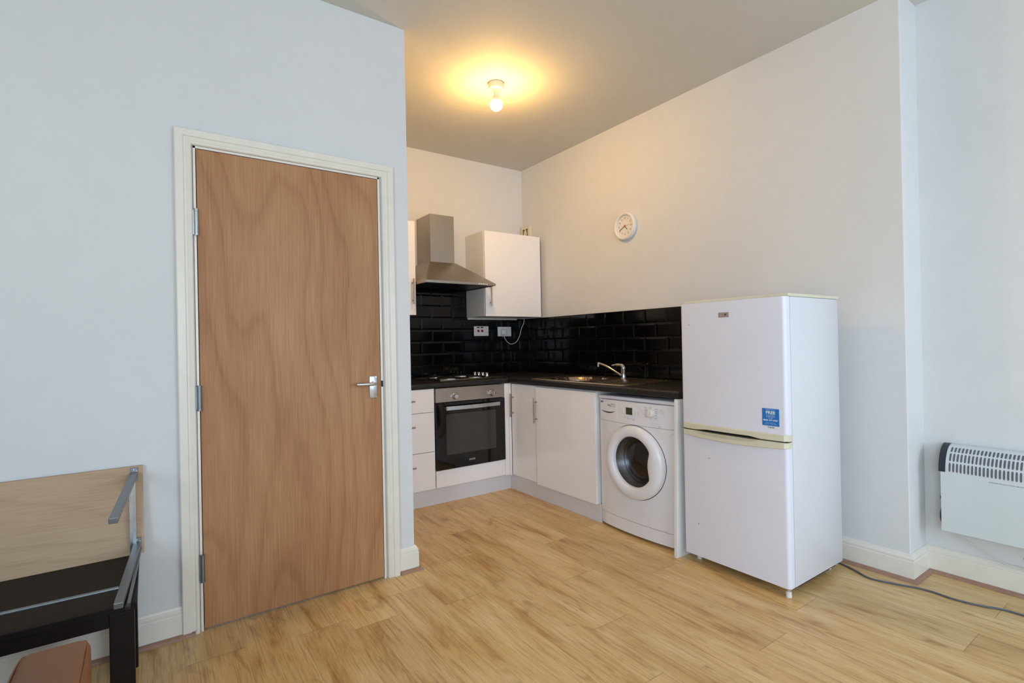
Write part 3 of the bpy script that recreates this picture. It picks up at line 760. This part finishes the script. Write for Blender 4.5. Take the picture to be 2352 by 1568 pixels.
for y in (my0+.05, my1-.05):
    for x in (-.54, -.08):
        bm = B(); cyl(bm, (x, y, 0), (x, y, mz0+.002), .02, 16); obj('foot', bm, M['darkplastic'], t)
def onface(y): return mfx(y) - .0012
# detergent drawer
bm = B(); y0, y1 = -1.757, -1.605
n = 10; pts = [(mfx(y0+(y1-y0)*i/n) - .0015, y0+(y1-y0)*i/n) for i in range(n+1)]
poly = pts + [(-.585, y1), (-.585, y0)]; prism(bm, poly, 'z', .683, .786); dd = obj('detergent_drawer', bm, M['white'], t, smooth=30)
bm = B()
seg = []
for i in range(13):
    s = i/12; y = -1.616 - .130*s; zt = .7265 - .004*math.sin(PI*s) + (.006*max(0, (s-.8)/.2)); seg.append((y, zt))
for (ya, za), (yb, zb) in zip(seg, seg[1:]):
    xa, xb = onface(ya)-.0012, onface(yb)-.0012
    h1 = .0015 + .0065*abs(math.sin(PI*min(1, (-1.616-ya)/.130))); h2 = .0015 + .0065*abs(math.sin(PI*min(1, (-1.616-yb)/.130)))
    vs = [bm.verts.new(c) for c in ((xa, ya, za), (xb, yb, zb), (xb, yb, zb-h2), (xa, ya, za-h1))]; bm.faces.new(vs)
obj('finger_grip', bm, M['dgrey'], dd)
bm = B(); y = -1.80; prism(bm, [(mfx(-1.832)-.0035, -1.832), (mfx(-1.897)-.0035, -1.897), (-.59, -1.897), (-.59, -1.832)], 'z', .718, .771); bz = obj('display_surround', bm, M['wplastic'], cp)
bm = B(); prism(bm, [(mfx(-1.840)-.0042, -1.840), (mfx(-1.889)-.0042, -1.889), (-.59, -1.889), (-.59, -1.840)], 'z', .723, .764); obj('display', bm, M['lcd'], cp)
bm = B(); lathe(bm, [(.026, 0), (.026, .004), (.0225, .006), (.021, .020), (.018, .023), (0, .0235)], (mfx(-2.022)-.0005, -2.022, .747), (-1, 0, 0), 32)
box(bm, mfx(-2.022)-.0265, mfx(-2.022)-.023, -2.024, -2.020, .747, .766, .0008, 1); obj('program_knob', bm, M['wplastic'], cp, smooth=40)
bm = B(); lathe(bm, [(.013, 0), (.013, .005), (.010, .006), (.009, .003), (0, .003)], (mfx(-2.095)-.0003, -2.095, .760), (-1, 0, 0), 24); obj('start_button', bm, M['wplastic'], cp, smooth=40)
for y, z0, z1 in ((-1.812, .731, .757), (-1.914, .726, .748), (-1.934, .727, .751)):
    bm = B(); box(bm, onface(y)-.003, onface(y)+.002, y-.005, y+.005, z0, z1, .001, 1); obj('push_button', bm, M['wplastic'], cp)
bm = B()
text_bm(bm, 'BEKO', .013, (onface(-1.622)-.0025, -1.613, .7755), (0, -1, 0), (0, 0, 1), width=.035, bold=.03)
bk = obj('lettering', bm, M['dgrey'], dd)
bm = B()
text_bm(bm, '6kg', .020, (onface(-1.700)-.0022, -1.680, .759), (-.05, -1, 0), (0, 0, 1), width=.026)
text_bm(bm, '1200rpm', .011, (onface(-1.735)-.0022, -1.709, .768), (-.05, -1, 0), (0, 0, 1), width=.040)
text_bm(bm, 'A+ class', .009, (onface(-1.735)-.0022, -1.711, .756), (-.05, -1, 0), (0, 0, 1), width=.034)
obj('lettering', bm, M['grey'], dd)
for (y, z, w) in ((-1.955, .768, .018), (-1.990, .7705, .012), (-2.028, .765, .018), (-1.958, .755, .012), (-1.956, .742, .011), (-1.956, .729, .012), (-1.956, .717, .014), (-2.030, .752, .015), (-2.030, .742, .012), (-2.028, .729, .011), (-2.026, .715, .016), (-1.99, .711, .006),
                  (-1.80, .698, .018), (-1.826, .696, .012), (-1.845, .695, .012), (-1.866, .693, .012), (-1.826, .689, .008), (-1.866, .686, .010), (-2.05, .668, .016)):
    bm = B(); y -= .028 if y < -1.86 else .025; z += .006
    x = min(onface(y-w/2), onface(y+w/2), onface(y)) + .0006; box(bm, x-.0002, x+.0015, y-w/2, y+w/2, z-.0013, z+.0013); obj('printed_mark', bm, M['lgrey'], cp)
# porthole door
dc = Vector((0, -1.897, .447)); DR = .215; gc = (0, .004)    # glass centre offset (right, up)
n = 96
def ringpt(u, v, x): return (x, dc.y - u, dc.z + v)
bm = B(); rows = []
XO = mfx(dc.y)
bite = (.248, 0.0, .136)
def rin(a):
    R = .147; cx, cy, r = bite
    cx -= gc[0]; cy -= gc[1]; b = math.cos(a)*cx + math.sin(a)*cy; q = b*b - (cx*cx+cy*cy-r*r)
    if q > 0 and b > 0:
        d = b - math.sqrt(q); R = -math.log(math.exp(-R*90) + math.exp(-d*90))/90 if True else min(R, d)
    return R
for k in range(n):
    a = 2*PI*k/n; ri = rin(a)
    pi_ = Vector((gc[0] + ri*math.cos(a), gc[1] + ri*math.sin(a))); po = Vector((DR*math.cos(a), DR*math.sin(a)))
    xr = XO + .022*(1 - 0) if False else XO
    col = []
    for s, dx in ((1, .022), (1, -.006), (.985, -.014), (.93, -.021), (.75, -.030), (.5, -.034), (.25, -.033), (.08, -.028), (0, -.020), (0, .012)):
        p = pi_.lerp(po, s); col.append(bm.verts.new(ringpt(p.x, p.y, XO + dx)))
    rows.append(col)
for k in range(n):
    A, C = rows[k], rows[(k+1) % n]
    for j in range(len(A)-1): bm.faces.new((A[j], A[j+1], C[j+1], C[j]))
pd = obj('porthole_door', bm, M['white'], t, smooth=50)
bm = B(); P = [(mfx(dc.y - .2168*math.cos(2*PI*k/72)) - .0006, dc.y - .2168*math.cos(2*PI*k/72), dc.z + .2168*math.sin(2*PI*k/72)) for k in range(73)]
tube(bm, P, .0016, 6); obj('door_gap_line', bm, M['dgrey'], pd)  # thin dark ring painting the shaded gap around the porthole door
# steel collar and glass bowl
bm = B(); rows = []
for k in range(n):
    a = 2*PI*k/n; ri = rin(a) + .001
    rows.append([bm.verts.new(ringpt(gc[0] + ri*math.cos(a)*f_, gc[1] + ri*math.sin(a)*f_, XO + x)) for f_, x in ((1.0, -.012), (.985, .01), (.88, .050), (.86, .055))])
for k in range(n):
    A, C = rows[k], rows[(k+1) % n]
    for j in range(3): bm.faces.new((A[j], C[j], C[j+1], A[j+1]))
obj('glass_collar', bm, M['drum'], pd, smooth=50)
bm = B(); rows = []
for k in range(n):
    a = 2*PI*k/n; ri = rin(a)
    rows.append([bm.verts.new(ringpt(gc[0] + ri*math.cos(a)*f_, gc[1] + ri*math.sin(a)*f_, XO + x)) for f_, x in ((.87, .054), (.80, .044), (.6, .036), (.3, .033), (.02, .032))])
for k in range(n):
    A, C = rows[k], rows[(k+1) % n]
    for j in range(4): bm.faces.new((A[j], C[j], C[j+1], A[j+1]))
bm.faces.new([r[-1] for r in rows])
obj('porthole_glass', bm, M['wmglass'], pd, smooth=60)

# ------------------------------------------------------------------ fridge freezer
fy0, fy1 = -2.796, -2.246; FX0 = -.633; fz0, fz1 = .040, 1.352
t = new_thing('fridge_freezer', (-.36, (fy0+fy1)/2, 0), 'tall white two-door fridge freezer with cream handle bands', 'fridge freezer'); ft_ = t
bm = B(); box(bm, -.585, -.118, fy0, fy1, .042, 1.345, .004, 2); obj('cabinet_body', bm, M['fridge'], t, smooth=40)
bm = B(); box(bm, -.600, -.112, fy0-.002, fy1+.002, 1.3455, 1.3605, .004, 2); obj('top_cover', bm, M['cream'], t)
vert = lambda e: abs(e.verts[0].co.z - e.verts[1].co.z) > .1 and e.verts[0].co.x < -.62
def fdoor(z0, z1, nm):
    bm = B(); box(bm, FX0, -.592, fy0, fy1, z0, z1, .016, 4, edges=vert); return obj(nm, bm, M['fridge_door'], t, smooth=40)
d1 = fdoor(.7275, 1.3445, 'upper_door'); d2 = fdoor(.045, .6655, 'lower_door')
def band(z0f, z1f, nm, par, bul=.016):
    bm = B(); nn = 40; rows = []
    for i in range(nn+1):
        s = i/nn; y = fy1 + .001 - (fy1-fy0+.002)*s; q = 1-(2*s-1)**2
        e = min(s, 1-s)*(fy1-fy0); rc = 0 if e > .016 else .016 - math.sqrt(max(0, .016**2 - (.016-e)**2))
        xf = FX0 - .004 - bul*q + rc
        z0, z1 = z0f(s), z1f(s)
        rows.append([bm.verts.new(c) for c in ((-.592, y, z0), (xf+.004, y, z0), (xf, y, z0+.003), (xf, y, z1-.003), (xf+.004, y, z1), (-.592, y, z1))])
    for A, C in zip(rows, rows[1:]):
        for j in range(6): bm.faces.new((A[j], A[(j+1) % 6], C[(j+1) % 6], C[j]))
    bm.faces.new(rows[0]); bm.faces.new(rows[-1][::-1])
    return obj(nm, bm, M['cream'], par, smooth=35)
def sm(a, b, x): x = max(0, min(1, (x-a)/(b-a))); return x*x*(3-2*x)
scoop = lambda s: sm(.14, .30, s)*(1 - sm(.68, .80, s))
band(lambda s: .6975 + .007*scoop(s), lambda s: .7275, 'handle_band', d1)
hb = band(lambda s: .6655 - .010*(1-(2*s-1)**2), lambda s: .6925 - .002*scoop(s), 'handle_band', d2)
# darker cream patch on the lower band, painting the shade of a finger recess
bm = B(); A_, C_ = [], []
for i in range(25):
    s = .15 + .62*i/24; y = fy1 - (fy1-fy0)*s; q = 1-(2*s-1)**2; x = FX0 - .004 - .016*q - .0006
    hh = .015*math.sin(PI*i/24)**.55; A_.append(bm.verts.new((x, y, .6895))); C_.append(bm.verts.new((x, y, .6895 - hh)))
for i in range(24):
    vs = list(dict.fromkeys((A_[i], A_[i+1], C_[i+1], C_[i]))); bm.faces.new(vs)
obj('finger_recess_shade', bm, plain('cream_recess_shade', srgb(196, 191, 170), .3), hb)
bm = B(); box(bm, -.628, -.592, fy0+.004, fy1-.004, .6935, .697); obj('door_gap_shade', bm, M['dark'], t)  # solid dark strip standing in for the shade between the two doors
for x, y in ((-.605, fy0+.022), (-.56, fy1-.04), (-.16, fy0+.05), (-.16, fy1-.05)):
    bm = B(); cyl(bm, (x, y, 0), (x, y, .043), .0125, 14); obj('foot', bm, M['wplastic'], t, smooth=40)
bm = B(); cyl(bm, (-.612, fy0+.018, .03), (-.612, fy0+.018, .046), .012, 14); box(bm, -.625, -.595, fy0+.01, fy0+.05, .0385, .0435); obj('door_hinge', bm, M['alu'], t)
XF = FX0 - .0012
bm = B(); box(bm, XF-.001, FX0+.001, -2.527, -2.471, 1.2655, 1.2895, .002, 2); bd = obj('badge', bm, M['rose'], d1)
bm = B(); box(bm, XF-.0016, XF-.0008, -2.515, -2.504, 1.275, 1.281); obj('badge_mark', bm, M['dgrey'], bd)
bm = B(); box(bm, XF, FX0+.0005, -2.762, -2.684, .762, .840); st_ = obj('sticker', bm, M['blue'], d1)
bm = B(); xs_ = XF - .0006; yc = -2.723
def ln(s, size, z, w, b=.0): text_bm(bm, s, size, (xs_, yc, z), (0, -1, 0), (0, 0, 1), width=w, align='CENTER', bold=b)
ln('REGISTER NOW', .0060, .8325, .042); ln('FREE', .0185, .8155, .043, .03); ln('5 YEAR PARTS', .0055, .8075, .040); ln('GUARANTEE', .0055, .8010, .042)
ln('CALL NOW', .0048, .7945, .022); ln('0800 479 0787', .0105, .7835, .068, .02); ln('lines open seven days a week', .0035, .7745, .046); ln('terms and conditions apply', .0032, .769, .056)
obj('sticker_lettering', bm, M['paper'], st_)
bm = B(); text_bm(bm, 'Candy', .0105, (xs_, -2.709, .7525), (0, -1, 0), (0, 0, 1), width=.032, bold=.01); obj('maker_lettering', bm, M['dgrey'], d1)
# rust flecks on the lower door
M['rust'] = plain('rust', srgb(150, 125, 100), .7)
for y, z, r, dd_ in ((-2.335, .212, .0035, d2), (-2.402, .560, .003, d2), (-2.41, .562, .002, d2), (-2.3, 1.235, .003, d1)):
    bm = B(); lathe(bm, [(r, .0004), (0, .0006)], (FX0, y, z), (-1, 0, 0), 8, capa=False); obj('rust_fleck', bm, M['rust'], dd_)

# ------------------------------------------------------------------ convector heater
hy0, hy1 = -3.85, -3.132; HXF = .100
bm = B(); box(bm, -.50, -.13, fy0+.03, fy1-.03, .012, .0415); obj('underside_shade', bm, M['darkplastic'], ft_)  # dark box added beneath the fridge to deepen the shade there
t = new_thing('convector_heater', (.15, -3.49, .24), 'white wall-mounted electric convector heater with slotted curved top', 'heater')
arc = [(.192 - .092*math.cos(a), .521 + .118*math.sin(a)) for a in (math.radians(q) for q in range(0, 91, 9))]
prof = [(.196, .243), (HXF, .243), (HXF, .521)] + arc[1:] + [(.196, arc[-1][1])]
bm = B(); prism(bm, prof, 'y', hy0, hy1); body = obj('casing', bm, M['heater'], t, smooth=30)
for ya, yb in ((hy1-.018, hy1+.007), (hy0-.007, hy0+.018)):
    pc = [(.196, .519), (HXF-.0015, .519)] + [(.192 - .0945*math.cos(a), .521 + .1205*math.sin(a)) for a in (math.radians(q) for q in range(0, 91, 9))] + [(.196, .6415)]
    bm = B(); prism(bm, pc, 'y', ya, yb); obj('end_cap', bm, M['cap'], t, smooth=30)
bm = B(); pitch_ = .01335; w_ = .0072
for (t0, t1) in ((1, 21), (25, 45), (49, 66)):
    y = hy1 - .034
    while y > hy0 + .03:
        P = []
        na = 6
        def pt(th, dy, rr=.0006):
            a = math.radians(th); return (.192 - (.092+rr)*math.cos(a), y + dy, .521 + (.118+rr)*math.sin(a))
        left, right = [], []
        for i in range(na+1):
            th = t0 + (t1-t0)*i/na; e = min(i, na-i)/na; ww = w_/2*(.62 if e == 0 else 1)
            left.append(bm.verts.new(pt(th, ww))); right.append(bm.verts.new(pt(th, -ww)))
        for i in range(na): bm.faces.new((left[i], left[i+1], right[i+1], right[i]))
        y -= pitch_
obj('grille_slots', bm, M['slot'], body)  # flat inlays on the casing; the shade of the openings is their colour
bm = B(); lathe(bm, [(.042, 0), (.042, .006), (.038, .009), (0, .009)], (.150, hy1, .305), (0, 1, 0), 24); obj('thermostat_dial', bm, M['darkplastic'], t, smooth=40)
bm = B(); box(bm, .115, .135, hy1, hy1+.007, .385, .400, .001, 1); obj('switch', bm, M['darkplastic'], t)
bm = B()
text_bm(bm, 'WARNING', .0055, (HXF-.0006, -3.302, .5005), (0, -1, 0), (0, 0, 1), width=.030)
text_bm(bm, 'DO NOT COVER', .0055, (HXF-.0006, -3.336, .5005), (0, -1, 0), (0, 0, 1), width=.050)
text_bm(bm, 'NE PAS COUVRIR', .0055, (HXF-.0006, -3.390, .5005), (0, -1, 0), (0, 0, 1), width=.060)
obj('lettering', bm, M['dgrey'], body)
for y in (-3.23, -3.75):
    bm = B(); box(bm, .195, XR-.0005, y-.02, y+.02, .27, .60); obj('wall_bracket', bm, M['galv'], t)
bm = B(); tube(bm, [(.16, -3.165, .244), (.168, -3.175, .215), (.175, -3.235, .182), (.178, -3.295, .150), (.178, -3.345, .131), (.178, -3.42, .132), (.178, -3.6, .132)], .0032, 8, 8)
obj('power_lead', bm, M['wcable'], t, smooth=60)

# grey cable on the floor
bm = B(); P = [(-.14, -2.62, .0045), (-.075, -2.70, .0045), (-.065, -2.757, .0045), (-.099, -2.844, .0045), (-.135, -2.922, .0045), (-.105, -3.018, .0045), (-.080, -3.075, .0045), (-.066, -3.139, .0045), (-.074, -3.216, .0045), (-.057, -3.299, .0045), (-.027, -3.361, .0045), (-.020, -3.429, .0045), (-.02, -3.8, .0045)]
tube(bm, P, .0042, 8, 8)
obj('power_cable', bm, M['cable'], None, 'long thin grey power cable lying on the floor from behind the fridge', 'cable', smooth=60)
# wall plug under the heater
bm = B(); lathe(bm, [(.0045, .0005), (.0045, .004), (0, .005)], (XR, -3.395, .166), (-1, 0, 0), 12)
obj('screw_plug', bm, M['red'], None, 'tiny dark red screw plug in the wall below the heater', 'wall plug')

# ------------------------------------------------------------------ left corner furniture
# dark low table
TX0, TX1, TY0, TY1, TZ = -3.92, -2.975, -1.988, -1.517, .385
t = new_thing('low_table', ((TX0+TX1)/2, (TY0+TY1)/2, 0), 'very dark brown low wooden table against the wall left of the door', 'table')
bm = B(); box(bm, TX0, TX1, TY0, TY1, TZ-.022, TZ, .002, 2); obj('tabletop', bm, M['wenge'], t)
bm = B()
box(bm, TX0+.07, TX1-.07, TY0+.006, TY0+.024, TZ-.062, TZ-.0225); box(bm, TX0+.07, TX1-.07, TY1-.07, TY1-.052, TZ-.062, TZ-.0225)
for x in (TX0+.012, TX1-.030): box(bm, x, x+.018, TY0+.065, TY1-.10, TZ-.062, TZ-.0225)
obj('apron', bm, M['wenge'], t)
for x0 in (TX0+.005, TX1-.0695):
    for y0 in (TY0+.003, -1.619):
        bm = B(); box(bm, x0, x0+.062, y0, y0+.062, 0, TZ-.0225, .0025, 2); obj('leg', bm, M['wenge'], t)
# plywood-topped folding table on its side on the dark table
t = new_thing('folding_table', (-3.44, -1.52, TZ), 'pale plywood tabletop on its edge on the dark table, grey metal legs sticking out', 'folding table')
BZ0, BZ1, BYb, BYt = TZ+.0005, .7135, -1.529, -1.496
bx1 = -2.960
def by(z): return BYb + (BYt-BYb)*(z-BZ0)/(BZ1-BZ0)
bm = B(); th = .014
prism(bm, [(BYb, BZ0), (BYb+th, BZ0), (BYt+th, BZ1), (BYt, BZ1)], 'x', -3.90, bx1)
# slightly out of square right edge
obj('tabletop', bm, M['ply'], t)
def leg(x, z, xe, ze, ye):
    bm = B(); y = by(z)
    box(bm, x-.012, x+.010, y-.004, y-.0005, z-.03, z+.022, .0008, 1)
    pl = obj('mounting_plate', bm, M['galv'], t)
    for dz in (.014, .008):
        bm = B(); cyl(bm, (x-.003+.01*(dz < .01), y-.006, z+dz), (x-.003+.01*(dz < .01), y-.004, z+dz), .002, 8); obj('screw', bm, M['chrome'], pl)
    bm = B(); beam(bm, (x-.002, y-.006, z-.004), (xe, ye, ze), .024, .018, side=(1, 0, 0)); obj('leg', bm, M['galv'], t)
for ox in (0, -.86):
    leg(-2.986+ox, .688, -3.029+ox*.95, .6505, -2.005)
    leg(-2.979+ox, .425, -3.019+ox*.95, .404, -2.035)
    bm = B(); y = by(.55)
    for x in (-3.0015, -2.985): box(bm, x+ox-.0015, x+ox+.0015, -1.548, -1.5335, .395, .670)
    box(bm, -3.0+ox, -2.9865+ox, -1.5365, -1.5335, .395, .670); obj('leg_channel', bm, M['alu'], t)
bm = B(); beam(bm, (-2.972, -1.545, .409), (-2.996, -2.020, .3935), .010, .010); strut = obj('strut', bm, M['galv'], t)
bm = B(); beam(bm, (-2.996, -2.018, .3935), (-2.998, -2.040, .393), .013, .013); obj('strut_cap', bm, M['darkplastic'], strut)
bm = B(); cyl(bm, (-3.84, -1.930, .427), (-3.022, -1.930, .419), .0058, 14); obj('cross_bar', bm, M['galv'], t, smooth=40)

# tan leather armchair (only a corner is in view)
t = new_thing('leather_armchair', (-3.40, -2.55, 0), 'tan leather armchair cut off by the lower left edge, near the dark table', 'armchair')
def cushion(nm, x0, x1, y0, y1, z0, z1, r, sub=True, fn=None):
    bm = B(); box(bm, x0, x1, y0, y1, z0, z1, r, 5)
    if fn: fn(bm)
    return obj(nm, bm, M['leather'], t, smooth=60)
def taper(bm):
    for v in bm.verts:
        if v.co.y > -2.42: v.co.x = -3.125 + (v.co.x + 3.125) * (1 - .06*(v.co.y+2.42)/.1)
a1 = cushion('armrest', -3.196, -3.056, -2.80, -2.318, .13, .462, .024, fn=taper)
bm = B(); 
zt = .4635
tube(bm, [(-3.0625, -2.78, .4535), (-3.0625, -2.46, .4535), (-3.066, -2.345, .4535), (-3.082, -2.3245, .4535), (-3.125, -2.3225, .4535), (-3.172, -2.3245, .4535), (-3.187, -2.345, .4535), (-3.1905, -2.46, .4535), (-3.1905, -2.78, .4535)], .0022, 6, 4)
obj('piping', bm, M['leather'], a1, smooth=60)
cushion('armrest', -3.80, -3.66, -2.80, -2.318, .13, .462, .024)
cushion('seat_cushion', -3.655, -3.201, -2.70, -2.36, .24, .36, .03)
cushion('backrest', -3.655, -3.201, -2.83, -2.705, .13, .66, .03)
bm = B(); box(bm, -3.655, -3.201, -2.70, -2.37, .13, .239); obj('base', bm, M['leather'], t)
cushion('side_wing', -3.255, -3.1985, -2.70, -2.46, .362, .672, .02)
for x in (-3.75, -3.12):
    for y in (-2.76, -2.37):
        bm = B(); box(bm, x-.02, x+.02, y-.02, y+.02, 0, .1295); obj('leg', bm, M['wenge'], t)

# ------------------------------------------------------------------ light
W = bpy.data.worlds.new('world'); S.world = W; W.use_nodes = True
nt = W.node_tree; bg = nt.nodes['Background']
bg.inputs[0].default_value = (.62, .78, 1.0, 1); bg.inputs[1].default_value = 1.0
def area(name, loc, size, size_y, target, col, power):
    ld = bpy.data.lights.new(name, 'AREA'); ld.shape = 'RECTANGLE'; ld.size = size; ld.size_y = size_y
    ld.color = col; ld.energy = power
    o = bpy.data.objects.new(name, ld); COL.objects.link(o); o.location = loc
    d = (Vector(target) - Vector(loc)).normalized(); o.rotation_euler = d.to_track_quat('-Z', 'Y').to_euler()
    return o
for i, (a, b) in enumerate(WX):
    area('window_daylight', ((a+b)/2, YB+.08, (WZ0+WZ1)/2), b-a-.1, WZ1-WZ0-.1, ((a+b)/2, 0, (WZ0+WZ1)/2-.5), (.675, .835, 1.0), (33, 44)[i])
area('window_daylight', (XL+.08, (LY0+LY1)/2, (WZ0+WZ1)/2), LY1-LY0-.1, WZ1-WZ0-.1, (0, (LY0+LY1)/2, .6), (.675, .835, 1.0), 80)

S.view_settings.view_transform = 'Standard'
S.view_settings.look = 'None'
S.view_settings.exposure = 0
try:
    S.cycles.max_bounces = 8; S.cycles.diffuse_bounces = 5; S.cycles.glossy_bounces = 4
    S.cycles.sample_clamp_indirect = 6
    S.cycles.use_denoising = True
except Exception: pass
